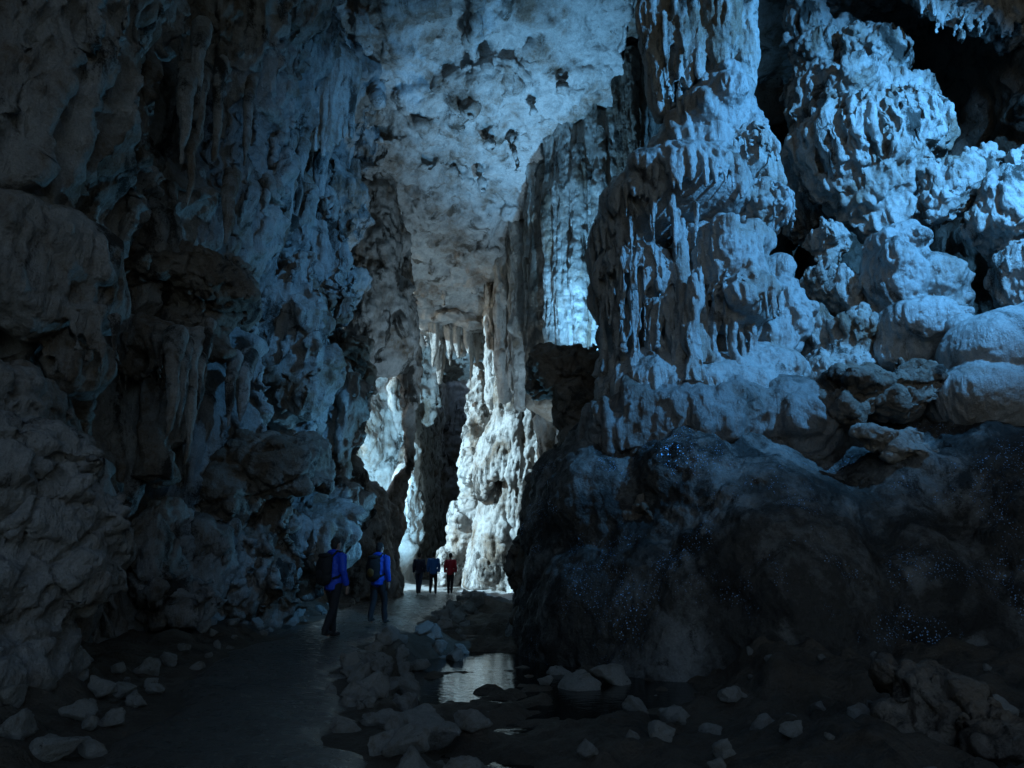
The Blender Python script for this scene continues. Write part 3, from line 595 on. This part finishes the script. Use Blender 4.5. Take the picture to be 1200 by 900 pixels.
for k, (x, y0, y1, r) in enumerate([(560, 370, 430, 7), (548, 380, 415, 6), (570, 360, 400, 6), (536, 385, 420, 5), (516, 400, 450, 6), (508, 390, 430, 5), (553, 380, 450, 4), (526, 390, 430, 4)]):
    thing(Mass().pt([(x, y0 - 50, r * 2), (x, y0, r * 1.2), (x + jit(2), (y0 + y1) / 2, r * .8), (x + jit(2), y1, r * .2)], 39 - (k % 2)), 'stalactite', 'limestone_pale', .06,
          [('noise', .8, .1), ('ridge', (2.5, 2.5, .3), .1, {'side': 1})], 'grey stalactite hanging over the dark far passage', 'stalactite', 'stalactites over the dark passage')
m = Mass().pe(545, 376, 38.5, 46, 16, 1.4, 0, 4).pe(498, 362, 38, 28, 22, 1.3, 0, 5).pe(586, 345, 36, 22, 26, 1.2, 0, 5).pe(480, 330, 37, 20, 40, 1.2, 0, 5)
struct(m.build('cave_arch', 'ceiling_rock', .11, [('vec', .4, .4), ('billow', .8, .3), ('vor', 1.5, .2)]))

# ------------------------------------------------------------------ features of the left wall
WF = [('noise', .7, .14), ('billow', (2.2, 2.2, .3), .18, {'side': 1, 'warp': (.9, .4), 'd': 2}), ('billow', 1.6, .07), ('vor', 4, .05), ('noise', 7, .03)]
thing(Mass().pt([(150, 20, 28), (132, 90, 20), (112, 140, 16), (96, 170, 24), (84, 210, 28), (76, 260, 36)], 10.3).pt([(110, 10, 16), (104, 80, 12), (98, 120, 8)], 10.1).pe(84, 195, 10.2, 26, 26, .4, 0, 4), 'waisted_dripstone', 'limestone_pale', .035, WF,
      'slanting waisted pale column in the upper corner of the cave wall', 'column')
m = Mass()
for i in range(9):
    t = i / 8; x = 350 + 62 * t
    m.pt([(372 + 24 * t, 46 + 6 * abs(t - .5), 6), (x + 8, 75, 5.5), (x, 120, 4.5), (x - 5 + 4 * t, 158 + 22 * math.sin(t * 3) + jit(8), 2.5)], 19 - .5 * math.sin(t * 3.1))
m.pe(386, 60, 19.3, 24, 24, .6).pe(385, 110, 19.8, 34, 60, .5)
thing(m, 'stone_drapery', 'limestone_pale', .04, [('noise', .8, .06), ('ridge', (4, 4, .3), .06, {'side': 1, 'warp': (1, .2)}), ('noise', 7, .02)], 'fan-shaped pale stone drapery of fine ribs high on the wall over the path', 'drapery')
m = Mass().pe(235, 335, 13.4, 62, 34, 1.1, .15, 10).pe(170, 318, 12.6, 44, 24, .9, 0, 8).pe(280, 340, 13.8, 26, 36, .8, 0, 6).pe(215, 385, 13.6, 44, 34, .8, 0, 5)
thing(m, 'rock_ledge', 'limestone_brown', .045, ROUGH, 'jutting dark brown rock ledge halfway up the wall beside the path', 'rock')
m = Mass().pe(180, 400, 12.4, 44, 26, .6, 0, 4).drips(138, 405, 225, 405, 12.1, 13, 62, 6.5, 6, .2).pt([(196, 400, 14), (190, 460, 14), (186, 520, 22), (182, 560, 30)], 12.6).pt([(168, 400, 10), (170, 470, 8), (176, 530, 12)], 12.4).pt([(232, 390, 20), (222, 450, 15), (205, 520, 16)], 12.9)
thing(m, 'stalactite_fringe', 'limestone_wall', .035, WF, 'fringe of stalactites running into a stem below the brown ledge', 'stalactite')
m = Mass().pe(70, 300, 9.4, 64, 54, .9, 0, 2).pe(40, 340, 9.0, 44, 60, .8).pe(118, 350, 9.8, 26, 44, .6, .2, 2).pe(96, 430, 9.9, 36, 40, .6).pe(20, 280, 8.8, 50, 60, .8)
m.drips(20, 375, 140, 375, 9.3, 9, 60, 9, 8, .2)
thing(m, 'flowstone_bulge', 'limestone_wall', .035, FLOW, 'smooth pale flowstone bulge with drips beside the dark alcove', 'flowstone')
def wall_y(px, inset=6.1):            # where the wall face is met along a column of pixels
    return max(6.0, inset / max(.12, (600 - px) / FPX))
for k in range(30):
    px = rng.uniform(190, 420); py = rng.choice([rng.uniform(60, 130), rng.uniform(180, 260), rng.uniform(400, 470)]); L = rng.uniform(35, 95); r = rng.uniform(3.5, 8); Y = wall_y(px, 6.0) * .93
    thing(Mass().pt([(px + 6, py - 30, r * 1.7, Y + .7), (px, py, r * 1.2, Y), (px + jit(2), py + L * .5, r * .85, Y), (px - L * .06, py + L, r * .25, Y)], Y), 'stalactite', 'limestone_wall', .03, [('noise', 1.5, .05), ('ridge', (5, 5, .8), .04, {'side': 1}), ('noise', 9, .015)],
          ('long ' if L > 75 else 'short ' if L < 52 else '') + ('thick' if r > 6 else 'thin') + ' grey stalactite hanging against the wall over the path', 'stalactite', 'stalactites on the wall over the path')
thing(Mass().pe(310, 545, 15.6, 68, 34, 1.1, -.1, 12).pe(350, 540, 16, 36, 30, .9, 0, 8).pe(270, 580, 15.2, 40, 40, .9, 0, 6), 'boulder', 'limestone_brown', .045, ROUGH, 'rust-brown craggy boulder bulging from the wall low over the path', 'boulder')
thing(Mass().pe(400, 415, 22.6, 34, 26, .9, 0, 8).pe(415, 440, 23, 26, 30, .8, 0, 6).pe(385, 330, 21.6, 26, 20, .8, 0, 6), 'rock_ledge', 'limestone_brown', .05, ROUGH, 'blackish rock ledge beside the bright daylight gap', 'rock')
thing(Mass().pe(30, 560, 7.4, 70, 70, 1.1, 0, 10).pe(85, 620, 7.6, 50, 56, .9, 0, 8).pe(20, 690, 7.2, 66, 70, 1.0, 0, 8).pe(70, 690, 7.4, 44, 46, .8, 0, 6).pe(0, 480, 7.6, 60, 60, 1.0, 0, 8).pe(10, 800, 7.0, 60, 80, 1.0, 0, 4).pe(-60, 650, 7.4, 90, 200, 1.2), 'boulder', 'limestone_wall', .032,
      [('vec', .6, .3, {'d': 2}), ('billow', 1.2, .14, {'d': 3}), ('facet', 2, .12), ('ridge', 3.2, .06, {'d': 3}), ('crack', 1.2, .10, {'w': .05}), ('noise', 9, .025)], 'huge craggy overhanging boulder where the near wall meets the path', 'boulder')
thing(Mass().pe(320, 640, 16.4, 34, 60, .8, .1, 6).pe(285, 680, 15.8, 40, 46, .8, 0, 5).pe(240, 655, 14.6, 40, 56, .9, 0, 6).pe(190, 650, 13.4, 30, 70, .8, 0, 4), 'rock_buttress', 'limestone_wall', .045, ROUGH, 'pale smooth-faced rock buttress at the foot of the wall beside the path', 'rock')
thing(Mass().pe(1095, 815, 7.4, 62, 50, .7, .2, 8).pe(1140, 840, 7.0, 50, 40, .6, 0, 6).pe(1060, 840, 7.2, 40, 30, .5, 0, 4), 'boulder', 'limestone_brown', .028, ROUGH, 'black angular boulder sitting on the muddy bank', 'boulder')

# ------------------------------------------------------------------ stones along the path and in the stream
def hz(x, y): return float(height(np.array([[x]]), np.array([[y]]))[0, 0])
STONES = []
for k in range(9):
    m = Mass(); bm = bmesh.new()
    for _ in range(15):
        q = Vector((rng.gauss(0, 1), rng.gauss(0, 1), rng.gauss(0, 1))).normalized() * rng.uniform(.8, 1.1); bm.verts.new((q.x, q.y * .85, q.z * .75))
    h_ = bmesh.ops.convex_hull(bm, input=bm.verts); bmesh.ops.delete(bm, geom=[x for x in h_['geom_interior'] if isinstance(x, bmesh.types.BMVert)], context='VERTS')
    bmesh.ops.triangulate(bm, faces=bm.faces[:]); bmesh.ops.recalc_face_normals(bm, faces=bm.faces[:]); bm.verts.index_update()
    m.add(np.array([x.co[:] for x in bm.verts]), np.array([[w.index for w in x.verts] for x in bm.faces])); bm.free()
    o = m.build('stone', 'rubble', .07, [('vec', 1.2, .10), ('facet', 2.0, .10), ('noise', 4, .06, {'d': 4})], base=(0, 0, 0))
    STONES.append(o.data); bpy.data.objects.remove(o)
def stone(x, y, r, z=None, sink=.3, label='rough grey stone in the rubble bank between path and pool', group='stones of the rubble bank', name='stone', mesh=None, flat=1.0):
    o = bpy.data.objects.new(name, mesh or rng.choice(STONES)); COL.objects.link(o)
    o.scale = (r * rng.uniform(.85, 1.15), r * rng.uniform(.8, 1.1), r * rng.uniform(.8, 1.1) * flat)
    o.rotation_euler = (jit(.5), jit(.5), jit(3.1))
    zz = hz(x, y) if z is None else z
    if group: label = ('small ' if r < .13 else 'large ' if r > .24 else 'mid-sized ') + label
    o.location = (x, y, zz + r * flat * (.62 - sink)); tag(o, label, 'stone', group); return o
# the big ones that can be picked out
g = G(492, 868, -.35); stone(g.x, g.y, .46, -.45, .12, 'largest rounded pale boulder of the bank at the pool edge', None, 'boulder', STONES[0])
for px, py, r, zb in [(425, 800, .19, 0), (408, 822, .2, 0), (440, 848, .24, -.1), (450, 880, .26, -.1), (482, 895, .2, -.35), (420, 770, .2, 0), (446, 772, .25, -.1), (468, 762, .24, -.15), (500, 748, .3, -.2), (455, 800, .22, -.2),
                      (475, 800, .26, -.3), (432, 815, .2, -.1), (470, 845, .24, -.3), (395, 790, .16, 0), (385, 808, .17, 0), (410, 850, .2, 0), (520, 735, .34, -.15), (512, 760, .22, -.4), (535, 722, .34, -.1), (548, 712, .36, -.1), (490, 775, .22, -.35), (520, 890, .14, -.5), (440, 870, .18, -.05)]:
    g = G(px, py, zb); stone(g.x, g.y, r, zb - .12)
for i in range(120):
    y = 5.2 + (i / 120) ** 1.3 * 26; pr_ = float(np.interp(y, PY, PR)); x = pr_ + .1 + abs(rng.gauss(.35, .38))
    stone(x, y, rng.uniform(.07, .24) * (1 + y * .012))
g = G(557, 705, 0); stone(g.x, g.y, .5, -.25, .1, 'dark upright boulder at the end of the path edge', None, 'boulder', STONES[3])
for px, py, r in [(172, 790, .19), (198, 776, .17), (237, 748, .2), (118, 822, .2), (143, 812, .17), (62, 880, .22), (20, 875, .2), (272, 742, .16), (90, 850, .15), (215, 765, .12), (160, 820, .12), (110, 870, .14), (255, 758, .1), (300, 735, .18), (330, 728, .2), (350, 722, .22), (5, 850, .18), (375, 715, .2), (130, 845, .12)]:
    g = G(px, py, .05); stone(g.x, g.y, r, None, .2, 'pale stone lying along the wall side of the path', 'stones on the wall side of the path')
for i in range(50):
    y = rng.uniform(6, 30); x = float(np.interp(y, PY, PL)) - .15 - abs(rng.gauss(.2, .35))
    stone(x, y, rng.uniform(.05, .14), None, .2, 'pale stone lying along the wall side of the path', 'stones on the wall side of the path')
for px, py, r in [(565, 700, .3), (580, 705, .35), (595, 712, .3), (572, 715, .3), (600, 700, .4), (585, 720, .28), (560, 722, .3), (612, 722, .3), (590, 695, .4), (575, 690, .4), (630, 735, .35), (575, 735, .25), (540, 760, .25), (560, 748, .2)]:
    g = G(px, py, -.4); stone(g.x, g.y, r, -.5, .2, 'wet stone lying in the stream bed beyond the pool', 'stones in the stream bed', flat=.7)
for px, py, r in [(680, 790, .4), (720, 785, .42), (655, 775, .3), (760, 800, .3), (700, 810, .25), (745, 815, .25), (640, 790, .2), (790, 830, .25), (830, 850, .2), (620, 895, .13), (690, 880, .15), (860, 820, .25), (900, 860, .2), (960, 830, .2), (1010, 870, .2), (930, 885, .15), (1180, 860, .3), (770, 870, .18), (1150, 890, .2), (850, 895, .15)]:
    g = G(px, py, -.3); stone(g.x, g.y, r, None, .25, 'dark muddy stone on the far bank of the pool', 'stones on the muddy bank', flat=.8)

for i in range(18):
    y = rng.uniform(5.5, 11.5); x = rng.uniform(float(np.interp(y, *SRX)) - .6, y * .74)
    stone(x, y, rng.uniform(.04, .13), None, .2, 'dark muddy stone on the far bank of the pool', 'stones on the muddy bank')
# ------------------------------------------------------------------ walkers
plain('skin', (.30, .19, .14), .6); plain('hair_dark', (.02, .017, .015), .8); plain('boot', (.02, .02, .02), .7)
plain('cloth_dark', (.018, .018, .022), .9); plain('jeans', (.035, .05, .09), .9); plain('cloth_black', (.012, .012, .014), .85); plain('trim_amber', (.10, .055, .008), .7)
for n_, c_ in [('jacket_cobalt', (.015, .06, .55)), ('jacket_royal', (.02, .07, .5)), ('jacket_navy', (.012, .018, .045)), ('jacket_blue', (.03, .14, .42)), ('jacket_red', (.42, .015, .03))]: plain(n_, c_, .6, scale=60)
def person(loc, h, rz, jacket, label, lf=.28, rf=-.22, larm=.1, rarm=-.05, trousers='cloth_dark', hood=True):
    s = h / 1.76; root = empty('person', loc); tag(root, label, 'person', 'walkers on the cave path')
    rot = Matrix.Rotation(rz, 3, 'Z')
    def W(x, y, z): return Vector(loc) + rot @ Vector((x, y, z)) * s
    def tb(m, pts, rr): m.tube([W(*p) for p in pts], [r * s for r in rr], 12)
    def el(m, c, r, tilt=0): m.ell(W(*c), [q * s for q in r], (tilt, 0, rz), 3)
    hipz = .92
    def leg(side, fy, lift):
        hx = side * .085
        kn = (hx * 1.05, fy * .5 + .06, .49); an = (hx, fy, .10 + lift)
        return (hx, 0, hipz), kn, an
    LL, RL = leg(-1, lf, 0.0 if lf > 0 else .05), leg(1, rf, 0.0 if rf > 0 else .05)
    def arm(side, sw):
        sh = (side * .185, 0, 1.42); elb = (side * .245, -.03 + sw * .4, 1.15); wr = (side * .25, .05 + sw, .92)
        return sh, elb, wr
    LA, RA = arm(-1, larm), arm(1, rarm)
    b = Mass()
    el(b, (0, .012, 1.64), (.074, .094, .115)); el(b, (0, .055, 1.58), (.05, .055, .06)); el(b, (0, .108, 1.625), (.014, .02, .022)); el(b, (0, .085, 1.655), (.05, .02, .012))
    for q in (-1, 1): el(b, (q * .077, .0, 1.635), (.012, .022, .033)); el(b, (q * .03, .098, 1.642), (.012, .008, .007))
    el(b, (0, .1, 1.585), (.024, .012, .008))
    tb(b, [(0, 0, 1.42), (0, .01, 1.56)], [.062, .055])
    tb(b, [(0, 0, .9), (0, .0, 1.1), (0, -.01, 1.3), (0, 0, 1.44)], [.12, .11, .13, .08])
    for hip, kn, an in (LL, RL): tb(b, [hip, kn, an, (an[0], an[1] + .1, .05)], [.08, .055, .04, .035])
    for sd, (sh, elb, wr) in ((-1, LA), (1, RA)):
        tb(b, [sh, elb, wr], [.05, .04, .028])
        pal = (wr[0], wr[1] + .02, wr[2] - .07); el(b, pal, (.018, .04, .05))
        for k in range(4):
            y0 = pal[1] - .03 + k * .02; L = (.06, .075, .08, .065)[k]
            tb(b, [(pal[0], y0, pal[2] - .03), (pal[0] - sd * .005, y0 + .004, pal[2] - .05 - L * .4), (pal[0] - sd * .02, y0 + .008, pal[2] - .05 - L * .8)], [.010, .009, .007])
        tb(b, [(pal[0], pal[1] + .03, pal[2] + .03), (pal[0] - sd * .012, pal[1] + .06, pal[2]), (pal[0] - sd * .02, pal[1] + .065, pal[2] - .03)], [.012, .010, .008])
    b.build('body', 'skin', .011 * s, [], root)
    t = Mass()
    el(t, (0, -.01, .95), (.155, .125, .12))
    for hip, kn, an in (LL, RL):
        tb(t, [(hip[0], hip[1], .95), (hip[0], hip[1] * .5 + kn[1] * .3, .75), kn, (an[0], (kn[1] + an[1]) / 2 - .015, .3), (an[0], an[1], an[2] - .01)], [.10, .092, .072, .064, .062])
    t.build('trousers', trousers, .014 * s, [('ridge', (9, 9, 14), .006), ('noise', 6, .008)], root)
    for hip, kn, an in (LL, RL):
        bt = Mass(); el(bt, (an[0], an[1] + .06, an[2] - .055), (.046, .13, .042)); el(bt, (an[0], an[1], an[2] - .01), (.05, .058, .075)); bt.build('boot', 'boot', .012 * s, [], root)
    j = Mass()
    tb(j, [(0, -.005, .84), (0, -.005, .95), (0, -.005, 1.1), (0, -.01, 1.28), (0, -.005, 1.40), (0, .0, 1.46)], [.155, .165, .155, .165, .15, .085])
    el(j, (0, -.01, 1.36), (.205, .125, .12)); el(j, (0, -.005, 1.2), (.19, .13, .2)); el(j, (0, -.005, .98), (.185, .14, .15))
    for sh, elb, wr in (LA, RA): tb(j, [(sh[0] * .8, sh[1], sh[2]), sh, ((sh[0] + elb[0]) / 2, (sh[1] + elb[1]) / 2, (sh[2] + elb[2]) / 2), elb, ((wr[0] + elb[0]) / 2, (wr[1] + elb[1]) / 2, (wr[2] + elb[2]) / 2), wr], [.075, .085, .072, .066, .06, .05])
    jo = j.build('jacket', jacket, .014 * s, [('ridge', (10, 10, 16), .007, {'warp': (5, .06)}), ('noise', 5, .010)], root)
    if hood:
        hm = Mass(); el(hm, (0, -.07, 1.49), (.12, .075, .055)); el(hm, (-.07, -.01, 1.49), (.045, .08, .05)); el(hm, (.07, -.01, 1.49), (.045, .08, .05)); hm.build('hood', jacket, .012 * s, [('noise', 9, .008)], root).parent = jo
    hr = Mass(); el(hr, (0, -.008, 1.675), (.084, .098, .095)); el(hr, (0, -.045, 1.62), (.075, .06, .085)); hr.build('hair', 'hair_dark', .011 * s, [('noise', 25, .01), ('noise', 9, .008)], root)
    return root, W, rot, s
def backpack(W, rot, s, rz, label, mat, accent=None):
    base = W(0, -.26, .95); root = empty('backpack', base); tag(root, label, 'backpack', 'rucksacks worn by the walkers')
    def tb(m, pts, rr): m.tube([W(*p) for p in pts], [r * s for r in rr], 10)
    def el(m, c, r): m.ell(W(*c), [q * s for q in r], (0, 0, rz), 3)
    m = Mass(); el(m, (0, -.25, 1.2), (.175, .12, .26)); el(m, (0, -.24, 1.05), (.17, .12, .15)); el(m, (0, -.22, 1.36), (.15, .11, .12)); bag = m.build('bag', mat, .014 * s, [('noise', 5, .012), ('ridge', (7, 7, 10), .006)], root)
    m = Mass(); el(m, (0, -.355, 1.1), (.09, .04, .10)); m.build('pocket', accent or mat, .012 * s, [('noise', 6, .008)], root).parent = bag
    m = Mass(); el(m, (0, -.25, 1.43), (.14, .11, .05)); m.build('flap', mat, .012 * s, [('noise', 6, .008)], root).parent = bag
    for q in (-1, 1):
        m = Mass(); tb(m, [(q * .1, -.16, 1.42), (q * .11, -.05, 1.515), (q * .115, .08, 1.48), (q * .13, .15, 1.33), (q * .155, .12, 1.16), (q * .17, -.05, 1.06), (q * .14, -.16, 1.03)], [.022] * 7); m.build('strap', mat, .010 * s, [], root)
def ground_at(px, Y):
    v = P(px, 700, Y); return (v.x, Y, .035)
p1 = G(387, 747, .035); r_ = person((p1.x, p1.y, .03), 1.83, R(-34), 'jacket_cobalt', 'walker in bright blue jacket carrying a bulky black rucksack', .12, -.22, -.04, .04)
backpack(r_[1], r_[2], r_[3], R(-34), 'bulky black rucksack on the back of the rearmost walker in blue', 'cloth_black')
p2 = G(441, 731, .035); r_ = person((p2.x, p2.y, .03), 1.8, R(-20), 'jacket_royal', 'walker in blue jacket with a black rucksack that has an amber patch', -.14, .2, .06, -.02)
backpack(r_[1], r_[2], r_[3], R(-20), 'black rucksack with a dull amber pocket on the second walker', 'cloth_black', 'trim_amber')
for px, py, h, jk, lb, lf, tr in [(490, 694, 1.70, 'jacket_navy', 'walker in dark navy jacket and blue jeans far down the path', .2, 'jeans'), (507, 691, 1.74, 'jacket_blue', 'walker in mid blue jacket between the navy and red ones', -.16, 'cloth_dark'), (527, 691, 1.68, 'jacket_red', 'walker in red jacket far down the path', .14, 'cloth_dark')]:
    Y = 30.0; g = ground_at(px, Y); person(g, h, R(-4), jk, lb, lf, -lf, .06, -.06, tr, hood=False)

# ------------------------------------------------------------------ floodlights that colour the cave
plain('lamp_housing', (.04, .04, .045), .5, .6)
def floodlight(loc, target, power, color, cone, blend, label, size=.12):
    loc = Vector(loc); d = (Vector(target) - loc).normalized()
    root = empty('floodlight', loc); tag(root, label, 'floodlight', 'floodlights')
    q = d.to_track_quat('-Z', 'Y')
    def local(o, off=(0, 0, 0), aim=True):
        o.parent = root
        if aim: o.rotation_euler = q.to_euler(); o.location = q @ Vector(off)
        else: o.location = off
    def mesh(name, fn, mat):
        bm = bmesh.new(); fn(bm); me = bpy.data.meshes.new(name); bm.to_mesh(me); bm.free(); me.materials.append(MATS[mat])
        o = bpy.data.objects.new(name, me); COL.objects.link(o); return o
    def cube(bm, c, h):
        r_ = bmesh.ops.create_cube(bm, size=1)
        for v in r_['verts']: v.co = Vector((c[0] + v.co.x * h[0], c[1] + v.co.y * h[1], c[2] + v.co.z * h[2]))
    def house(bm):
        cube(bm, (0, 0, .09), (.36, .28, .10)); bmesh.ops.bevel(bm, geom=bm.edges[:], offset=.015, segments=2, affect='EDGES')
        for i in range(7): cube(bm, (-.15 + i * .05, 0, .17), (.012, .24, .07))
        for x in (-.175, .175): cube(bm, (x, 0, .02), (.012, .28, .05))
        for y in (-.135, .135): cube(bm, (0, y, .02), (.36, .012, .05))
    local(mesh('housing', house, 'lamp_housing'))
    pn = 'lamp_lens_%d' % len(MATS); plain(pn, tuple(.3 * c for c in color), .3, emit=(color, 12))
    local(mesh('lens', lambda bm: cube(bm, (0, 0, .034), (.33, .25, .006)), pn))
    def yoke(bm):
        cube(bm, (-.21, 0, -.12), (.012, .04, .34)); cube(bm, (.21, 0, -.12), (.012, .04, .34)); cube(bm, (0, 0, -.29), (.43, .04, .012)); cube(bm, (0, 0, -.33), (.3, .3, .06))
    y = mesh('bracket', yoke, 'lamp_housing'); local(y, (0, 0, 0), False); y.rotation_euler = (0, 0, math.atan2(d.y, d.x) - math.pi / 2)
    ld = bpy.data.lights.new('floodlight_beam', 'SPOT'); ld.energy = power; ld.color = color; ld.spot_size = R(cone); ld.spot_blend = blend; ld.shadow_soft_size = size
    lo = bpy.data.objects.new('beam', ld); COL.objects.link(lo); local(lo, (0, 0, -.02))
    return root
BLUE = (.16, .49, 1.0)
floodlight((12.7, 7.4, 13.6), (8.0, 16.5, 11.0), 6200, BLUE, 92, .55, 'blue floodlight on a rock ledge facing the mound aimed at the tiered column')
floodlight((2.0, 20.3, 5.2), (2.1, 23.6, 18), 4800, (.26, .60, 1.0), 66, 1.0, 'blue floodlight behind the dark boulder aimed up the drapery')
floodlight((.9, 22.3, 1.0), (-2.4, 28.5, 16.2), 1900, (.58, .80, 1.0), 74, .8, 'added cool white fill light behind the craggy buttress aimed at the roof')  # unseen lamp added to brighten the ceiling
floodlight((-7.2, 31.5, 1.6), (-7.5, 43, 7), 6500, (.42, .74, 1.0), 62, .6, 'cool white floodlight hidden by the wall end aimed at the far rocks')
floodlight((1.0, 21.6, .9), (-6, 16.5, 8.5), 900, (.22, .56, .9), 95, .7, 'added dim blue fill light at the foot of the mound aimed across the path')  # unseen fill lamp added to lift the wall along the path
print('TRIS', TRIS)
